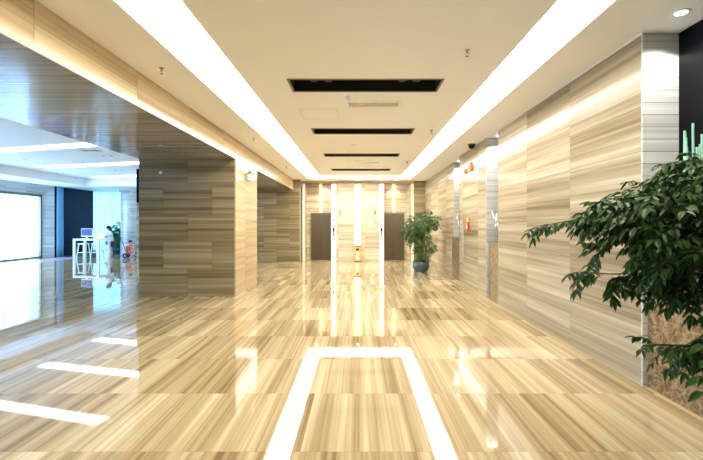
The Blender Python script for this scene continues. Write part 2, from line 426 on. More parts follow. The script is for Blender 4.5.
drape('curtain', (-15.33, 21.44, 0), (-15.33, 21.82, 0), .02, 3.58, .05, 4, M['curtain'], 'tall blue curtain hanging between the window portal and the dark panelled wall', 'curtain')
drape('sheer_curtain', (-18.5, 26.4, 0), (-9.8, 26.4, 0), .02, 3.58, .11, 26, M['sheer'], 'pale sheer curtain over the far glazing beside the round column', 'curtain')
cx, cy = P(133, 0, 23).x, 23
struct(MB().lathe([(.60, 0), (.60, H-.22)], 48, (cx, cy, 0)).build('wall_column', M['grey'], smooth=True))
struct(MB().lathe([(.60, H-.22), (.68, H-.2), (.68, H)], 48, (cx, cy, 0)).build('trim_11', M['grey'], smooth=True))

# ------------------------------------------------------------------ ceiling things of the hall
names4 = ['nearest', 'second', 'third', 'farthest']
for i, (a, b) in enumerate(SLOTS):
    t = thing('ceiling_slot', 'long black recessed ceiling slot, %s of the four in the hall' % names4[i], 'ceiling slot', ((SX[0]+SX[1])/2, (a+b)/2, H-.008), 0, 'black slots in the hall ceiling')
    hx, hy = (SX[1]-SX[0])/2-.001, (b-a)/2-.001
    m = MB()
    m.box(-hx, hx, -hy, -hy+.01, .012, .2); m.box(-hx, hx, hy-.01, hy, .012, .2); m.box(-hx, -hx+.01, -hy+.01, hy-.01, .012, .2); m.box(hx-.01, hx, -hy+.01, hy-.01, .012, .2)
    m.box(-hx, hx, -hy, hy, .2, .21); m.build('housing', M['blackmatte'], t)
    e = .018; m = MB()
    m.box(-hx-e, hx+e, -hy-e, -hy+.012, 0, .007); m.box(-hx-e, hx+e, hy-.012, hy+e, 0, .007); m.box(-hx-e, -hx+.012, -hy+.012, hy-.012, 0, .007); m.box(hx-.012, hx+e, -hy+.012, hy-.012, 0, .007)
    m.build('frame', M['frame'], t)
    for sx in (-.62, .62):
        for q in (-.1, .1):
            MB().lathe([(.055, 0), (.07, .05), (.05, .1), (.05, .12)], 16, (sx+q, 0, .07)).build('spot_lamp', M['blackmatte'], t, True)
def grille(loc, wx, wy, label, group=None):
    t = thing('air_grille', label, 'vent', loc, 0, group)
    m = MB(); f = .02
    m.box(-wx, wx, -wy, -wy+f, -.012, 0); m.box(-wx, wx, wy-f, wy, -.012, 0); m.box(-wx, -wx+f*1.5, -wy+f, wy-f, -.012, 0); m.box(wx-f*1.5, wx, -wy+f, wy-f, -.012, 0)
    m.build('frame', M['white'], t)
    m = MB(); y = -wy+f+.012
    while y < wy-f: m.box(-wx+f, wx-f, y-.004, y+.004, -.011, -.002, rot=Matrix.Rotation(.6, 3, 'X'), at=(0, y, -.006)); y += .028
    m.build('louvre', M['steel'], t); MB().box(-wx+f, wx-f, -wy+f, wy-f, -.0015, 0).build('backing', mat('duct_shadow_grey', (.30, .29, .27), .8), t)
grille((.255, 6.8, H), .43, .13, 'slim white air grille in the hall ceiling behind the nearest black slot')
grille((.27, 13.2, H), .42, .10, 'slim white air grille between the third and farthest black slots')
pc = P(90, 150.3, z=HL)
grille((pc.x, pc.y, HL), .32, .16, 'small grey air grille in the blue-lit ceiling beside the stone soffit')
def sprinkler(x, y, label, h=H):
    t = thing('sprinkler', label, 'sprinkler', (x, y, h), 0, 'ceiling sprinklers')
    MB().lathe([(.028, -.005), (.032, 0)], 20).build('escutcheon', M['steel'], t, True)
    MB().lathe([(.008, -.04), (.01, -.005)], 12).tube([(-.014, 0, -.035), (-.016, 0, -.055), (0, 0, -.072)], .003, 6).tube([(.014, 0, -.035), (.016, 0, -.055), (0, 0, -.072)], .003, 6).build('body', M['frame'], t)
    MB().lathe([(.017, -.075), (.017, -.072)], 16).build('deflector', M['frame'], t)
for px, py, lb in [(161.5, 68, 'brass sprinkler between the stone beam and the left light strip, nearest the viewer'),
                   (253.5, 138, 'small sprinkler beside the left light strip, above the emergency lamp pillar'),
                   (286.5, 166.5, 'tiny sprinkler beside the left light strip, farthest down the hall'),
                   (467, 50, 'brass sprinkler between the right light strip and the nearest black slot'),
                   (431.5, 130.5, 'small sprinkler to the right of the second black slot'),
                   (407, 161.3, 'tiny sprinkler to the right of the third and fourth black slots')]:
    p = P(px, py, z=H); sprinkler(p.x, p.y, lb)
def detector(px, py, r, h, label):
    p = P(px, py, z=H); t = thing('smoke_detector', label, 'smoke detector', (p.x, p.y, H))
    MB().lathe([(r, 0), (r, -h*.35), (r*.9, -h*.4)][::-1], 24).build('base', M['white'], t, True)
    MB().lathe([(r*.35, -h), (r*.7, -h*.85), (r*.75, -h*.4)], 24).build('sensor', M['white'], t, True)
detector(349, 96.3, .05, .07, 'round cream smoke detector beside the first air grille')
detector(354, 145, .08, .03, 'flat round cream disc on the ceiling between the second and third slots')
p0 = P(320, 114, z=H)
t = thing('access_panel', 'faint square access panel in the hall ceiling left of the nearest grille', 'ceiling panel', (p0.x, p0.y, H))
MB().box(-.31, .31, -.31, .31, -.004, 0).build('panel', M['ceil'], t)
m = MB()
for a in (-.33, .315): m.box(a, a+.015, -.33, .33, -.006, 0); m.box(-.315, .315, a, a+.015, -.006, 0)
m.build('frame', mat('panel_seam', (.80, .78, .72), .6), t)

def downlight(x, y, label, pw, tgt, deg=75, col=(.92, .97, 1)):
    t = thing('downlight', label, 'downlight', (x, y, H))
    MB().lathe([(.05, -.002), (.052, -.008), (.075, -.006), (.078, 0)], 28).build('trim_ring', M['white'], t, True)
    MB().lathe([(.05, -.004), (.05, -.001)], 24).build('lens', M['lamp'], t)
    spot('downlight_beam', (x, y, H-.03), pw, col, deg, tgt, .03, .25)
downlight(2.97, 3.86, 'round downlight over the nearest planter niche at the right wall', 26, (3.08, 4.28, 2.3), 106)
downlight(3.08, 9.2, 'round downlight over the middle planter niche of the right wall', 34, (3.08, 9.5, 2.3), 100)
downlight(3.10, 12.9, 'round downlight over the farthest planter niche of the right wall', 34, (3.1, 13.2, 2.3), 100)

for x_, lb_ in ((-1.8, 'tiny downlight at the far end of the hall ceiling above the left elevator'), (0, 'tiny downlight at the far end of the hall ceiling above the central light strip'), (1.65, 'tiny downlight at the far end of the hall ceiling above the right elevator')):
    downlight(x_, 18.35, lb_, 18, (x_, 18.9, 1.0), 70, (1, .88, .66))
# dome camera
p = P(472.5, 145, z=H); p.x = 2.76; p.y = 10.2
t = thing('dome_camera', 'black dome security camera on the ceiling beside the right wall', 'camera', (p.x, p.y, H))
MB().lathe([(.09, -.025), (.095, 0)], 28).build('base', M['blackmatte'], t, True)
MB().lathe([(.0, -.12), (.03, -.115), (.06, -.09), (.078, -.055), (.08, -.026)], 28).build('dome', M['black'], t, True)

# ------------------------------------------------------------------ left room ceiling things
for (a, b, wd, lb) in [((-40, 153), (103, 143.6), .5, 'bright linear ceiling light in the blue-lit room, nearest of three'),
                   ((43, 167), (150, 162.3), .55, 'bright linear ceiling light in the blue-lit room, middle of three'),
                   ((97, 177.3), (150, 175.3), .6, 'bright linear ceiling light in the blue-lit room, farthest of three')]:
    A = P(*a, z=HL); B = P(*b, z=HL); d = B-A; L = d.length; ang = math.atan2(d.y, d.x)
    t = thing('linear_ceiling_light', lb, 'light', ((A.x+B.x)/2, (A.y+B.y)/2, HL), ang)
    MB().box(-L/2, L/2, -wd/2, wd/2, -.012, -.004).build('diffuser', M['cool_strip'], t)
    MB().box(-L/2-.03, L/2+.03, -wd/2-.03, wd/2+.03, -.004, 0).build('frame', M['white'], t)
gm = mat('grey_fitting', (.25, .3, .36), .5)
where = ['left of the nearest light bar', 'close under the middle light bar', 'between the nearest and middle light bars', 'right under the middle light bar', 'beyond the farthest light bar']
for k, ((a, b), wtxt) in enumerate(zip([((17, 160), (25, 159.5)), ((51, 173.6), (57, 173.3)), ((103, 156), (111, 155.6)), ((115, 170.5), (122, 170.4)), ((120, 177.8), (125, 177.7))], where)):
    for j, q in enumerate((a, b)):
        p = P(*q, z=HL)
        t = thing('recessed_spot', 'small grey recessed spot, %s of a pair %s' % (('left', 'right')[j], wtxt), 'ceiling spot', (p.x, p.y, HL), 0, 'paired spots in the blue-lit ceiling')
        MB().lathe([(.045, -.001), (.07, -.01), (.09, -.008), (.095, 0)], 20).build('trim_ring', M['white'], t, True)
        MB().lathe([(.06, -.013), (.06, -.009)], 20).build('lens', gm, t)
for px, py, lb in [(44, 164.3, 'sprinkler at the left end of the middle light bar'), (82, 162.3, 'sprinkler between the nearest and middle light bars'), (76, 177.5, 'sprinkler near the dark wall, left of the farthest light bar')]:
    p = P(px, py, z=HL); sprinkler(p.x, p.y, lb, HL)

# ------------------------------------------------------------------ pillar things
t = thing('emergency_light', 'silver twin-head emergency light high on the pillar side', 'emergency light', (bx1, 10.55, 2.86))
MB().box(0, .07, -.15, .15, -.10, .06, .01).build('housing', M['cover'], t)
for s in (-.1, .1):
    h = MB().lathe([(.03, -.06), (.055, 0), (.06, .04), (.0, .05)], 20, (.12, s, .09), 'x').build('lamp_head', M['steel'], t, True)
    MB().tube([(.05, s, .05), (.07, s, .08), (.08, s, .09)], .012, 8).build('bracket', M['blackmatte'], t)
p = P(160.7, 172.5, 9.625)
tag(MB().lathe([(.022, -.012), (.035, -.006), (.035, 0)], 20, (p.x, 9.625, p.z), 'y').build('wall_sensor', M['white']), 'tiny white round sensor high on the camera-facing pillar', 'sensor')
t = thing('wall_screen', 'thin black display seen edge-on at the left of the pillar', 'screen', (bx0, 10.3, 2.15))
MB().box(-.09, -.03, -.62, .62, 0, .78, .008).build('display', M['black'], t); MB().box(-.03, 0, -.2, .2, .2, .6).build('bracket', M['blackmatte'], t)

# ------------------------------------------------------------------ elevators
def elevator(x0, x1, which):
    t = thing('elevator_door', 'closed bronze elevator doors in the %s lit portal' % which, 'elevator', ((x0+x1)/2, 19.35, 0))
    wd = x1-x0; z1 = 2.19
    for s in (-1, 1):
        a, b = (-wd/2+.03, -.003) if s < 0 else (.003, wd/2-.03)
        MB().box(a, b, -.10, -.05, .012, z1-.06, .004).build('door_leaf', M['door'], t)
    MB().box(-wd/2, -wd/2+.03, -.12, 0, 0, z1).box(wd/2-.03, wd/2, -.12, 0, 0, z1).box(-wd/2+.03, wd/2-.03, -.12, 0, z1-.06, z1).build('door_frame', M['frame'], t)
    MB().box(-wd/2, wd/2, -.14, 0, 0, .012).build('sill', M['steel'], t)
    return t
elevator(-2.16, -1.225, 'left'); elevator(1.185, 2.13, 'right')
for x0, x1, xs, wh in [(-2.36, -1.22, -1.72, 'left'), (1.18, 2.36, 1.65, 'right')]:
    t = tag(MB().box(xs-.05, xs+.05, 19.32, 19.35, 2.22, 3.48, .005).build('glow_strip', M['gold_glow']), 'golden bar standing for the vertical glow above the %s elevator door' % wh, 'light', 'strips above the elevators')  # emissive bar put in for the bright yellow streak above each door
    xx = xs+.22 if wh == 'left' else xs
    spot('portal_beam', (xx, 19.08, 3.46), 26, (1, .82, .5), 100, (xx, 19.3, 2.2))
# centre light strip, plus emissive panels painting the lit jambs and outer pilasters
def glow_panel(x0, x1, y, z0, z1, m, lb, group=None):
    t = thing('glow_strip', lb, 'light', ((x0+x1)/2, y, z0), 0, group)
    h = z1-z0; wd = x1-x0
    MB().box(-wd/2, wd/2, -.01, 0, 0, h).build('diffuser', m, t)
    MB().box(-wd/2-.008, -wd/2, -.016, 0, 0, h).box(wd/2, wd/2+.008, -.016, 0, 0, h).build('channel', M['steel'], t)
glow_panel(-.172, .127, 19.33, .72, 3.48, M['led'], 'wide warm vertical light strip between the two stone panels')
glow_panel(-1.2, -.99, BY+.055, .01, 3.48, M['jamb_glow'], 'warm glowing panel painting the lit jamb between left elevator and stone panel')
glow_panel(.96, 1.16, BY+.055, .01, 3.48, M['jamb_glow'], 'warm glowing panel painting the lit jamb between right elevator and stone panel')
M['pilaster_glow'] = mat('pilaster_painted_light', (.55, .45, .3), .6, emit=(1, .84, .6), es=.3)  # emission paints the light on the cream outer pilasters
glow_panel(-2.50, -2.38, BY-.001, .01, 3.48, M['pilaster_glow'], 'softly glowing panel painting the lit pilaster at the outer edge of the left portal')
glow_panel(2.38, 2.50, BY-.001, .01, 3.48, M['pilaster_glow'], 'softly glowing panel painting the lit pilaster at the outer edge of the right portal')
def call_panel(x, wh):
    t = thing('call_panel', 'steel elevator call panel with dark display beside the %s elevator' % wh, 'call panel', (x, BY+.036, 1.1))
    MB().box(-.055, .055, -.02, 0, 0, .42, .006).build('plate', M['steel'], t)
    MB().box(-.035, .035, -.026, -.02, .25, .38).build('display', mat('dark_red_display', (.10, .01, .02), .2), t)
    for z_ in (.08, .17): MB().lathe([(.02, -.03), (.022, -.02)], 16, (0, 0, z_), 'y').build('button', M['cover'], t)
    t = thing('hall_lantern', 'small oval direction lantern above the %s call panel' % wh, 'indicator', (x, BY+.036, 1.88))
    MB().lathe([(.03, -.02), (.06, 0)], 20, (0, 0, 0), 'y').build('body', M['frame'], t, True)
    MB().lathe([(.018, -.024), (.02, -.02)], 16, (0, 0, 0), 'y').build('lens', M['cover'], t)
call_panel(-1.10, 'left'); call_panel(1.06, 'right')
def txt(s, x, z_, size, y, m, parent):
    cu = bpy.data.curves.new('numeral', 'FONT'); cu.body = s; cu.size = size; cu.extrude = .006; cu.align_x = 'CENTER'; cu.align_y = 'CENTER'
    o = bpy.data.objects.new('t', cu); C.objects.link(o); dg = bpy.context.evaluated_depsgraph_get()
    me = bpy.data.meshes.new_from_object(o.evaluated_get(dg)); bpy.data.objects.remove(o)
    n = bpy.data.objects.new('numeral', me); C.objects.link(n); me.materials.clear(); me.materials.append(m)
    n.location = (x, y, z_); n.rotation_euler = (PI/2, 0, 0); n.parent = parent
    return n
dk = mat('dark_grey_metal', (.10, .09, .09), .4, .5)
for s, px in (('3', 339.5), ('4', 375)):
    p = P(px, 213, BY-.02)
    o = txt(s, 0, 0, .34, 0, dk, None); o.location = (p.x, BY-.027, p.z); o.name = 'elevator_number'
    tag(o, 'dark numeral %s fixed on the stone panel beside the %s elevator' % (s, 'left' if s == '3' else 'right'), 'number sign')
p = P(370, 222.5, BY)
t = thing('wall_notice', 'small white square notice below the numeral 4', 'sign', (p.x, BY-.02, p.z))
MB().box(-.09, .09, -.008, 0, -.1, .1, .003).build('plate', M['white'], t)
m = MB(); m.lathe([(.02, -.012), (.02, -.008)], 16, (0, 0, .02), 'y'); m.box(-.05, .05, -.01, -.008, -.06, -.045); m.build('symbol', dk, t)
# litter bin
t = thing('litter_bin', 'slim golden litter bin standing under the central light strip', 'bin', (-.022, BY-.17, 0))
MB().box(-.15, .15, -.12, .12, .03, .64, .012).build('body', mat('golden_metal', (.85, .58, .20), .3, .6), t)
MB().box(-.155, .155, -.125, .125, .64, .70, .01).build('lid', M['steel'], t)
MB().box(-.07, .07, -.125, -.12, .50, .59, 0).build('opening', M['blackmatte'], t)
MB().box(-.06, .06, -.124, -.12, .08, .42, 0).build('front_plate', mat('pale_panel', (.85, .78, .62), .4), t)
MB().box(-.13, .13, -.10, .10, 0, .03).build('plinth', M['blackmatte'], t)
spot('bin_beam', (-.022, 18.98, .9), 3, (1, .75, .3), 120, (-.022, 19.3, .3))

# ------------------------------------------------------------------ right wall fixtures
t = thing('fire_strobe', 'orange fire alarm sounder high on the right wall under the dome camera', 'alarm', (RX, 10.75, 3.13))
MB().box(-.05, 0, -.10, .10, -.11, .11, .01).build('housing', M['orange'], t); MB().lathe([(.0, -.1), (.05, -.09), (.07, -.05)], 20, (0, 0, 0), 'x').build('lens', M['cover'], t, True)
t = thing('alarm_bell', 'small orange alarm bell beside the fire alarm sounder', 'alarm', (RX, 11.25, 3.08))
MB().lathe([(.0, -.07), (.05, -.06), (.08, -.03), (.085, -.015)], 20, (0, 0, 0), 'x').build('gong', M['orange'], t, True); MB().box(-.02, 0, -.05, .05, -.05, .05).build('base', M['white'], t)
t = thing('fire_call_point', 'red fire call point with yellow top on the right wall', 'alarm', (RX, 11.0, 1.58))
MB().box(-.05, 0, -.09, .09, -.08, .10, .008).build('box', M['red'], t); MB().box(-.055, -.05, -.05, .05, -.03, .05).build('glass', M['white'], t)
MB().box(-.04, 0, -.06, .06, .14, .24, .008).build('sign', M['yellow'], t)
MB().box(-.02, 0, -.02, .02, .10, .14).build('conduit', M['red'], t)
m = thing('wall_plate', 'slim pale access plate on the right wall between the niches', 'plate', (RX, 11.6, 1.2))
MB().box(-.012, 0, -.05, .05, -.45, .45, .003).build('plate', M['cover'], m)

# ------------------------------------------------------------------ plants
def leaf(b, p, d, n, L, W):
    """pointed, folded, drooping leaflet"""
    d = d.normalized(); s = d.cross(n)
    if s.length < 1e-3: s = d.orthogonal()
    s.normalize(); n = s.cross(d)
    droop = Vector((0, 0, -1))
    st = [(0, 0, 0), (.25, .42, .05), (.55, .5, .0), (.8, .27, -.07), (1, 0, -.16)]
    mid = [b.verts.new(p+d*L*t+droop*L*(.25*t*t)) for t, _, _ in st]
    for sg in (-1, 1):
        ed = [b.verts.new(p+d*L*t+s*sg*W*w_+n*W*.22*(1 if w_ else 0)+droop*L*(.25*t*t)) for t, w_, _ in st[1:4]]
        ch = [mid[0]]+ed+[mid[4]]
        for i in range(4):
            vs = [mid[i], ch[i], ch[i+1], mid[i+1]]; vs = [v for k, v in enumerate(vs) if v not in vs[:k]]
            if len(vs) > 2: b.faces.new(vs)
def spray(b, st, p, d, rr, L=.25, leafL=.085, leafW=.034, pairs=4, droop=.35):
    """a compound leaf: leaflets in pairs along a drooping stalk"""
    d = d.normalized(); side = d.cross(Vector((0, 0, 1)))
    if side.length < .1: side = Vector((1, 0, 0))
    side.normalize(); up = side.cross(d).normalized()
    pts = [p+d*L*t+Vector((0, 0, -1))*L*droop*t*t for t in [i/pairs for i in range(pairs+1)]]
    st.tube(pts, .0018, 3, False)
    for i in range(1, pairs+1):
        q = pts[i]; tg = (pts[i]-pts[i-1]).normalized()
        for sg in (-1, 1):
            dd = tg*.55+side*sg*rr.uniform(.6, 1)+Vector((0, 0, rr.uniform(-.75, .1)))
            leaf(b, q, dd, up+Vector((rr.uniform(-.4, .4), rr.uniform(-.4, .4), 0)), leafL*rr.uniform(.75, 1.15), leafW*rr.uniform(.8, 1.1))
    leaf(b, pts[-1], tg, up, leafL*1.15, leafW)
def finish(b, name, m, parent):
    me = bpy.data.meshes.new(name); b.to_mesh(me); b.free(); me.materials.append(m)
    o = bpy.data.objects.new(name, me); C.objects.link(o); o.parent = parent; return o
def pot(t, m, r, h, top=None):
    pr = [(r*.62, 0), (r*.72, h*.06), (r*.95, h*.35), (r, h*.6), (r*.93, h*.85), (r*.86, h*.93), (r*.95, h), (r*.86, h), (r*.8, h*.9), (r*.8, h*.86)]
    MB().lathe(pr, 40).build('pot', m, t, True)
    MB().lathe([(r*.79, h*.84), (r*.79, h*.87), (.0, h*.89)], 24).build('soil', M['soil'], t)

# big plant leaning into view at the right
base = Vector((2.50, 2.1, 0))
near = thing('potted_tree', 'large dark green leafy plant reaching in from the right edge', 'plant', base)
pot(near, M['potblue'], .3, .42)
rr = random.Random(11); fb = bmesh.new(); br = MB(); tw = br
def LP(px, py, Y): return P(px, py, Y)-base
crown = [Vector((.02, .0, .9)), Vector((-.05, .03, 1.3)), Vector((.03, -.02, 1.7))]
for k, (dx, dy, zt) in enumerate([(-.08, .06, 1.95), (.07, .05, 2.15), (.02, -.08, 1.75), (-.12, -.04, 1.5)]):
    br.tube([Vector((dx*.4, dy*.4, .36)), Vector((dx*.6, dy, .9)), Vector((dx*1.1, dy*1.5, 1.4)), Vector((dx*1.4, dy*1.6, zt))], [.024, .020, .015, .007], 8)
branches = [  # (list of photo-plane points, depth)
    [(720, 215, 2.75), (668, 222, 2.65), (618, 224, 2.6), (580, 219, 2.55), (540, 226, 2.5)],
    [(715, 170, 2.8), (680, 178, 2.75), (655, 182, 2.7), (632, 188, 2.65)],
    [(720, 200, 2.8), (670, 195, 2.7), (628, 200, 2.6), (598, 209, 2.55)],
    [(720, 235, 2.8), (660, 235, 2.6), (615, 240, 2.5), (595, 258, 2.45)],
    [(720, 170, 2.6), (695, 158, 2.6), (676, 165, 2.6)],
    [(722, 265, 2.8), (680, 266, 2.7), (645, 274, 2.6), (608, 274, 2.55), (580, 272, 2.5)],
    [(722, 285, 2.7), (685, 290, 2.6), (662, 288, 2.55), (650, 292, 2.5)],
    [(722, 250, 2.5), (690, 258, 2.4), (668, 262, 2.4), (655, 270, 2.4)],
    [(722, 330, 2.6), (690, 346, 2.5), (668, 345, 2.45), (652, 345, 2.4)],
    [(722, 345, 2.6), (704, 352, 2.5), (690, 352, 2.45)],
]
for bi, pl in enumerate(branches):
    pts = [LP(*q) for q in pl]
    root = Vector((.0, .02, max(.5, pts[0].z-.15)))
    full = [root]+pts
    br.tube(full, [.009]+[max(.0022, .007-.0012*i) for i in range(len(pts))], 6)
    for i in range(1, len(full)-1):
        a, c = full[i], full[i+1]; d = c-a; n = max(2, int(d.length/.05))
        for k in range(n):
            q = a+d*(k+.5)/n
            tipness = (i+k/n)/(len(full)-1)
            thin = (bi == 6 and i >= 3)
            for _ in range(1 if thin else 2 if tipness < .75 else 1):
                dd = d.normalized()*rr.uniform(.1, .9)+Vector((rr.uniform(-.55, .3), rr.uniform(-.7, .7), rr.uniform(-.7, .5)))
                sc = .5 if thin else (1.0-.35*tipness)
                if bi == 0 and i >= 3:
                    dd = d.normalized()+Vector((0, rr.uniform(-.5, .5), rr.uniform(-.55, .3))); sc = .5
                spray(fb, tw, q, dd, rr, L=.17*sc, leafL=.066*(sc*.4+.6), leafW=.029*(sc*.4+.6), pairs=4)
    spray(fb, tw, full[-1], full[-1]-full[-2], rr, L=.08, leafL=.05, leafW=.022, pairs=3)
# crown filling: sprays spread through the volume, thickest near the stems
def inmass(px, py):
    for (a, b, ra, rb) in [(706, 220, 56, 54), (660, 212, 44, 22), (706, 178, 34, 20), (690, 255, 34, 24), (625, 212, 28, 10), (722, 290, 16, 30)]:
        if ((px-a)/ra)**2+((py-b)/rb)**2 < 1: return True
cnt = 0
while cnt < 380:
    px, py = rr.uniform(575, 775), rr.uniform(120, 370); Y = rr.uniform(2.2, 3.0)
    if not inmass(px if px < 703 else 703-(px-703)*.5, py): continue
    q = P(px, py, Y)
    if q.x > 2.70: continue
    q = q-base; out = Vector((q.x, q.y, 0)); out = out.normalized() if out.length > .05 else Vector((1, 0, 0))
    dd = out*.7+Vector((rr.uniform(-.6, .6), rr.uniform(-.6, .6), rr.uniform(-.5, .5)))
    if q.x+base.x > 2.45: dd.x = -abs(dd.x)
    spray(fb, tw, q, dd, rr, L=.17, leafL=.066, leafW=.030, pairs=4)
    if cnt % 6 == 0: br.tube([Vector((0, .02, max(.5, q.z-.25))), q*.5+Vector((0, .01, max(.5, q.z-.2)*.5+.02)), q], [.006, .004, .002], 5)
    cnt += 1
for q in [(703, 345, 2.0), (700, 378, 1.95), (703, 392, 1.95), (708, 420, 2.0), (712, 360, 2.0)]:
    p_ = P(*q)-base; dd = Vector((-.8, -.1, -.25)) if q[1] < 410 else Vector((-.15, 0, -1))
    leaf(fb, p_, dd, Vector((0, -.5, 1)), .085, .034); br.tube([Vector((-.02, -.03, .95)), (p_+Vector((0, 0, .5)))*.6+Vector((0, 0, .1)), p_], [.006, .004, .002], 5)
br.build('branches', mat('dark_green_brown_bark', (.030, .032, .014), .7, nvar=.3, nscale=30), near, True); finish(fb, 'foliage', M['leaf'], near)

def bushy(name, label, loc, H_, blobs, n, m, leafL, leafW, potm, pr, ph, seed, stems, sprL=.28):
    t = thing(name, label, 'plant', loc); pot(t, potm, pr, ph)
    rr = random.Random(seed); fb = bmesh.new(); br = MB(); tw = br
    for (x, y, z1) in stems: br.tube([(x*.3, y*.3, ph*.85), (x*.6, y*.6, z1*.5), (x, y, z1)], [.022, .018, .008], 8)
    wts = [b_[3]*b_[3]*b_[4] for b_ in blobs]
    for k in range(n):
        bx, by, bz_, ra, rz_ = rr.choices(blobs, wts)[0]
        v = Vector([rr.gauss(0, 1) for _ in range(3)]).normalized()*rr.uniform(.35, 1)
        q = Vector((bx+v.x*ra, by+v.y*ra, bz_+v.z*rz_)); d = v+Vector((0, 0, rr.uniform(-.5, .2)))
        spray(fb, tw, q, d, rr, L=sprL, leafL=leafL, leafW=leafW, pairs=3)
        if k % 5 == 0:
            s_ = rr.choice(stems); z_ = min(s_[2], max(ph, q.z-.1)); br.tube([(s_[0]*.7, s_[1]*.7, z_), q], [.008, .003], 5)
    br.build('stems', M['bark'], t, True); finish(fb, 'foliage', m, t)
    return t
bushy('potted_tree', 'bushy green plant in a round blue-grey pot near the right elevator', (P(421, 0, 14.7).x, 14.7, 0), 2,
      [(.0, 0, 1.75, .46, .28), (.34, 0, 1.85, .28, .25), (-.30, 0, 1.45, .36, .32), (-.05, 0, 1.2, .36, .35), (.40, -.05, 1.02, .18, .20), (.08, 0, .75, .24, .22), (-.12, 0, .6, .20, .12)],
      430, M['leaf_far'], .085, .042, M['potblue'], .30, .38, 5, [(-.2, 0, 1.5), (.1, .08, 1.8), (.3, -.05, 1.7), (0, -.08, 1.5)], .16)
bushy('potted_plant', 'fresh green leafy plant in a blue pot between sheer curtain and column', (P(117, 0, 24.2).x, 24.2, 0), 1.8,
      [(.0, 0, 1.0, .34, .42), (.1, 0, 1.4, .26, .3), (-.12, 0, .8, .3, .25)], 110, M['leaf_room'], .17, .075, M['blue'], .30, .36, 9, [(0, 0, 1.2), (.1, .05, 1.1)], .22)

# planters with bamboo and orchids in the niches
nn = ['nearest', 'middle', 'farthest']
for i, (a, b) in enumerate([(3.2, 4.28), (8.7, 9.5), (12.0, 13.2)]):
    t = thing('planter', 'brown veined marble planter filling the %s niche of the right wall' % nn[i], 'planter', (3.105, (a+b)/2, 0), 0, 'marble planters in the niches')
    hy = (b-a)/2-.003
    MB().box(-.155, -.125, -hy, hy, 0, 1.26).box(-.125, .16, -hy, hy, 0, 1.15).build('marble_front', M['gold'], t)
    MB().box(-.125, .16, -hy, hy, 1.15, 1.2).build('soil', M['soil'], t)
t = thing('bamboo_arrangement', 'cluster of pale green bamboo stalks rising from the nearest planter', 'plant', (3.085, 3.85, 1.201))
rr = random.Random(4)
for k in range(9):
    fx = [-.09, -.07, -.055, -.035, -.015, .01, .035, .065, .09][k]; top = [1.15, 1.24, 1.14, 1.33, 1.3, 1.38, 1.26, 1.33, 1.2][k]
    y_ = rr.uniform(-.12, .12); lx = rr.uniform(-.04, .04)
    m = MB(); m.tube([(fx*.8, y_, 0), (fx*.9+lx*.5, y_, top*.5), (fx+lx, y_, top)], .0105, 10)
    for z_ in [top*q for q in (.3, .5, .68, .84)]: m.lathe([(.011, -.004), (.0125, 0), (.011, .004)], 10, (fx*.9+lx*.5 if z_ < top*.6 else fx+lx*.8, y_, z_))
    m.build('stalk', M['bamboo'], t)
def orchid(loc, label, seed, n=5, h=.62):
    t = thing('orchid', label, 'plant', loc); rr = random.Random(seed)
    st = MB(); fl = MB(); lf = bmesh.new()
    for s in range(2):
        a = rr.uniform(-.4, .4); pts = [Vector((0, .02*s, 0)), Vector((.0, a*.15, h*.6)), Vector((-.02, a*.25, h*.95)), Vector((-.05, a*.4, h*.9))]
        st.tube(pts, .004, 6)
        for k in range(n):
            q = pts[1].lerp(pts[3], k/(n-1))+Vector((-.02, rr.uniform(-.04, .04), rr.uniform(-.06, .03)))
            for j in range(5):
                an = 2*PI*j/5; fl.ball(q+Vector((-.004, math.cos(an)*.022, math.sin(an)*.022)), .019, (.35, 1, 1), 8)
    for k in range(5): leaf(lf, Vector((0, 0, .0)), Vector((math.cos(k*1.3)*.4, math.sin(k*1.3)*.7, 1)), Vector((1, 0, .2)), .13, .04)
    st.build('stem', M['stem'], t); fl.build('blossoms', M['petal'], t, True, clean=False); finish(lf, 'leaves', M['stem'], t)
orchid((3.06, 3.5, 1.201), 'white orchid in the nearest planter beside the bamboo stalks', 1)
orchid((3.03, 9.1, 1.201), 'white orchid standing in the middle planter niche', 2, h=.8)
orchid((3.04, 12.6, 1.201), 'white orchid standing in the farthest planter niche', 3, h=.8)

# ------------------------------------------------------------------ furniture of the left room
ta = math.radians(-12)
T0 = Vector((-13.15, 20.75, 0))
t = thing('bar_table', 'tall white table with thick square legs in the bright room', 'table', T0, ta)
MB().box(-.75, .75, -.36, .36, .87, .95, .006).build('table_top', M['white'], t)
for sx in (-1, 1):
    for sy in (-1, 1):
        MB().box(sx*.75-(.1 if sx > 0 else 0), sx*.75+(.1 if sx < 0 else 0), sy*.36-(.09 if sy > 0 else 0), sy*.36+(.09 if sy < 0 else 0), 0, .87, .004).build('leg', M['white'], t)
def stool(loc, label):
    t = thing('bar_stool', label, 'stool', loc, ta)
    MB().box(-.19, .19, -.17, .17, .68, .73, .01).build('seat', M['white'], t)
    for sx in (-1, 1):
        for sy in (-1, 1):
            MB().tube([(sx*.15, sy*.13, .69), (sx*.22, sy*.19, 0)], .022, 8).build('leg', M['white'], t)
    for z_ in (.28,):
        MB().tube([(-.19, -.17, z_), (.19, -.17, z_), (.19, .17, z_), (-.19, .17, z_), (-.19, -.17, z_)], .014, 6).build('footrest', M['white'], t)
    return t
stool((-13.42, 20.55, 0), 'white bar stool with splayed legs tucked under the left half of the white table')
stool((-12.80, 20.62, 0), 'white bar stool tucked under the right half of the white table')
mo = thing('monitor', 'desktop monitor glowing blue and purple on the left end of the white table', 'monitor', (-13.42, 20.80, .95), ta)
MB().box(-.33, .33, -.015, .02, .10, .50, .008).build('casing', M['white'], mo)
MB().box(-.31, .31, -.02, -.015, .14, .48).build('screen', M['screen'], mo)
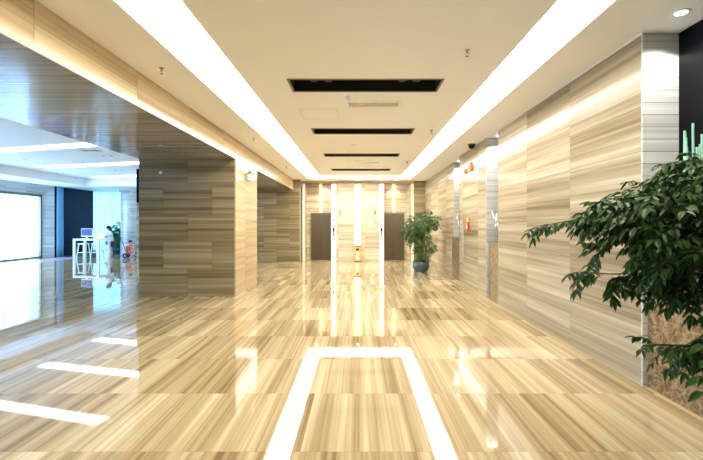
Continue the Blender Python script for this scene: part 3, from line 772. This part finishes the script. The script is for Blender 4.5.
MB().box(-.04, .04, .0, .03, .012, .14).box(-.12, .12, -.08, .1, 0, .012).build('stand', M['steel'], mo)
la = thing('laptop', 'open white laptop on the table in front of the standing person', 'laptop', (-12.72, 20.60, .95), ta)
MB().box(-.17, .17, -.12, .12, 0, .018, .004).build('base', M['white'], la)
MB().box(-.17, .17, .12, .13, .018, .25, .003, rot=Matrix.Rotation(-.3, 3, 'X'), at=(0, .12, .02)).build('lid', M['white'], la)
bg = thing('handbag', 'small black bag on the floor between the stools under the table', 'bag', (-13.1, 20.98, 0), ta)
MB().box(-.14, .14, -.07, .07, 0, .3, .03).build('body', M['rubber'], bg)
MB().tube([(-.09, 0, .29), (-.06, 0, .42), (.06, 0, .42), (.09, 0, .29)], .01, 8).build('handle', M['rubber'], bg)

# ---- people
def skin_body(verts, edges, name, m, parent, sub=2):
    me = bpy.data.meshes.new(name); me.from_pydata([v[0] for v in verts], edges, []); o = bpy.data.objects.new(name, me); C.objects.link(o); o.parent = parent
    md = o.modifiers.new('skin', 'SKIN'); sb = o.modifiers.new('sub', 'SUBSURF'); sb.levels = sub; sb.render_levels = sub
    for i, v in enumerate(verts):
        r_ = v[1]; me.skin_vertices[0].data[i].radius = r_ if isinstance(r_, tuple) else (r_, r_)
    me.skin_vertices[0].data[0].use_root = True
    me.materials.append(m); return o
def person(t, k, V, E, hair, clothes):
    """V joints metres at k scale"""
    verts = [((v[0]*k, v[1]*k, v[2]*k), tuple(q*k for q in v[3]) if isinstance(v[3], tuple) else v[3]*k) for v in V]
    return skin_body(verts, E, 'body', M['skin'], t)
pt = thing('person', 'person with long black hair, white top and dark skirt standing at the white table', 'person', (-12.60, 21.42, 0), math.radians(-40))
# faces local -y ; slight lean over the table
V = [(0, 0, .86, (.12, .095)), (0, -.01, 1.0, (.10, .08)), (0, -.04, 1.15, (.115, .085)), (0, -.07, 1.26, (.10, .07)), (0, -.10, 1.33, .042), (0, -.13, 1.40, (.065, .075)), (0, -.14, 1.48, (.072, .085)), (0, -.13, 1.54, (.05, .06)),
     (-.07, 0, .78, .075), (-.08, 0, .45, .05), (-.085, .02, .10, .032), (-.085, -.02, .03, .03), (-.09, -.13, .02, .022),
     (.07, 0, .78, .075), (.08, -.02, .45, .05), (.085, .02, .10, .032), (.085, -.02, .03, .03), (.09, -.13, .02, .022),
     (-.15, -.07, 1.26, .045), (-.20, -.13, 1.05, .036), (-.15, -.33, .99, .026), (-.13, -.40, .985, .022),
     (.15, -.07, 1.26, .045), (.21, -.12, 1.05, .036), (.15, -.33, .99, .026), (.13, -.40, .985, .022)]
E = [(0, 1), (1, 2), (2, 3), (3, 4), (4, 5), (5, 6), (6, 7), (0, 8), (8, 9), (9, 10), (10, 11), (11, 12), (0, 13), (13, 14), (14, 15), (15, 16), (16, 17), (3, 18), (18, 19), (19, 20), (20, 21), (3, 22), (22, 23), (23, 24), (24, 25)]
n0 = len(V)
for s, b0 in ((-1, 21), (1, 25)):
    bx, by, bz2 = V[b0][:3]
    for j, (ox, ln) in enumerate([(-.018, .05), (-.006, .06), (.006, .058), (.018, .045)]):
        i1 = len(V); V.append((bx+ox, by-.035, bz2, .009)); V.append((bx+ox*1.2, by-.035-ln, bz2-.018, .007)); E += [(b0, i1), (i1, i1+1)]
    i1 = len(V); V.append((bx-s*.035, by-.02, bz2, .009)); V.append((bx-s*.045, by-.05, bz2-.01, .008)); E += [(b0, i1), (i1, i1+1)]
person(pt, 1, V, E, None, None)
hm = MB(); hm.ball((0, -.115, 1.50), .105, (.92, 1, 1.02), 20)
for k in range(9):
    a = PI*(k/8); hm.tube([(math.cos(a)*.085, -.115+math.sin(a)*.09, 1.50), (math.cos(a)*.10, -.06+math.sin(a)*.09, 1.34), (math.cos(a)*.09, -.03+math.sin(a)*.10, 1.14)], [.035, .034, .012], 8)
hm.build('hair', M['hair'], pt, True)
fm = MB()
fm.ball((-.03, -.225, 1.475), .009, seg=8); fm.ball((.03, -.225, 1.475), .009, seg=8); fm.build('eyes', M['hair'], pt)
MB().ball((0, -.232, 1.445), .012, (.8, 1, 1.3), 8).ball((0, -.222, 1.41), .014, (1.3, .6, .5), 8).build('nose_and_mouth', M['skin'], pt, True)
ob = MB().lathe([(.155, .80), (.145, .95), (.135, 1.05), (.155, 1.18), (.14, 1.27), (.07, 1.33)], 24)
for v in ob.b.verts: v.co.y = v.co.y*.78-.0-(max(0, v.co.z-.95))*.22
for s in (-1, 1): ob.tube([(s*.10, -.07, 1.27), (s*.17, -.085, 1.22), (s*.195, -.12, 1.13)], [.06, .058, .055], 12)
ob.build('top', M['tee'], pt, True)
sk = MB().lathe([(.20, .52), (.175, .66), (.15, .80), (.13, .9)], 24)
for v in sk.b.verts: v.co.y *= .8
sk.build('skirt', M['skirt'], pt, True)

# tricycle with push handle and a seated child
tp = P(131, 0, 20.7)
tr = thing('push_tricycle', 'small red push tricycle with black wheels beside the pillar edge', 'tricycle', (tp.x, 20.7, 0), math.radians(8))
def wheel(x, y, r):
    w1 = MB().lathe([(r*.78, -.02), (r, -.018), (r, .018), (r*.78, .02), (r*.78, -.02)], 24, (x, y, r), 'y').build('wheel', M['rubber'], tr, True)
    MB().lathe([(r*.2, -.022), (r*.78, -.008), (r*.78, .008), (r*.2, .022)], 20, (x, y, r), 'y').build('hub', M['steel'], w1)
wheel(-.22, -.16, .12); wheel(-.22, .16, .12); wheel(.30, 0, .15)
MB().tube([(-.22, -.16, .12), (-.22, .16, .12)], .012).tube([(-.22, 0, .12), (-.05, 0, .24), (.12, 0, .34), (.24, 0, .50)], .018).tube([(.30, 0, .15), (.24, 0, .5), (.22, 0, .60)], .016).build('frame', M['red'], tr, True)
MB().tube([(.22, -.16, .60), (.20, -.08, .62), (.20, .08, .62), (.22, .16, .60)], .014).build('handlebar', M['rubber'], tr, True)
MB().box(-.17, .06, -.13, .13, .27, .31, .015).box(-.20, -.16, -.13, .13, .27, .60, .012).build('seat', M['red'], tr)
MB().tube([(-.22, 0, .25), (-.36, 0, .70), (-.50, 0, .98), (-.50, -.14, 1.0)], .014).tube([(-.50, 0, .98), (-.50, .14, 1.0)], .014).build('push_handle', M['rubber'], tr, True)
MB().box(.34, .52, -.12, .12, .34, .56, .04).tube([(.24, 0, .52), (.36, 0, .5)], .01).build('basket', M['rubber'], tr)
ch = thing('person', 'small child in a red top sitting on the push tricycle', 'person', (tp.x-.03, 20.7, .31), math.radians(98))
V = [(0, 0, .09, (.09, .075)), (0, 0, .2, (.085, .07)), (0, -.01, .30, (.085, .065)), (0, -.01, .345, .036), (0, -.02, .40, (.062, .068)), (0, -.02, .47, (.075, .08)), (0, -.015, .53, (.05, .055)),
     (-.06, -.09, .08, .052), (-.085, -.22, .06, .042), (-.09, -.24, -.10, .032), (-.09, -.27, -.16, .028), (-.09, -.33, -.17, .022),
     (.06, -.09, .08, .052), (.085, -.22, .06, .042), (.09, -.24, -.10, .032), (.09, -.27, -.16, .028), (.09, -.33, -.17, .022),
     (-.12, -.02, .29, .034), (-.15, -.10, .22, .028), (-.12, -.22, .27, .022), (.12, -.02, .29, .034), (.15, -.10, .22, .028), (.12, -.22, .27, .022)]
E = [(0, 1), (1, 2), (2, 3), (3, 4), (4, 5), (5, 6), (0, 7), (7, 8), (8, 9), (9, 10), (10, 11), (0, 12), (12, 13), (13, 14), (14, 15), (15, 16), (2, 17), (17, 18), (18, 19), (2, 20), (20, 21), (21, 22)]
person(ch, 1, V, E, None, None)
MB().ball((0, -.0, .50), .092, (.95, 1, .85), 18).build('hair', M['hair'], ch, True)
c = MB().lathe([(.115, .04), (.105, .2), (.11, .28), (.05, .345)], 20)
for v in c.b.verts: v.co.y *= .85
for s in (-1, 1): c.tube([(s*.08, -.01, .30), (s*.14, -.05, .26)], [.045, .042], 10)
c.build('top', M['red'], ch, True)
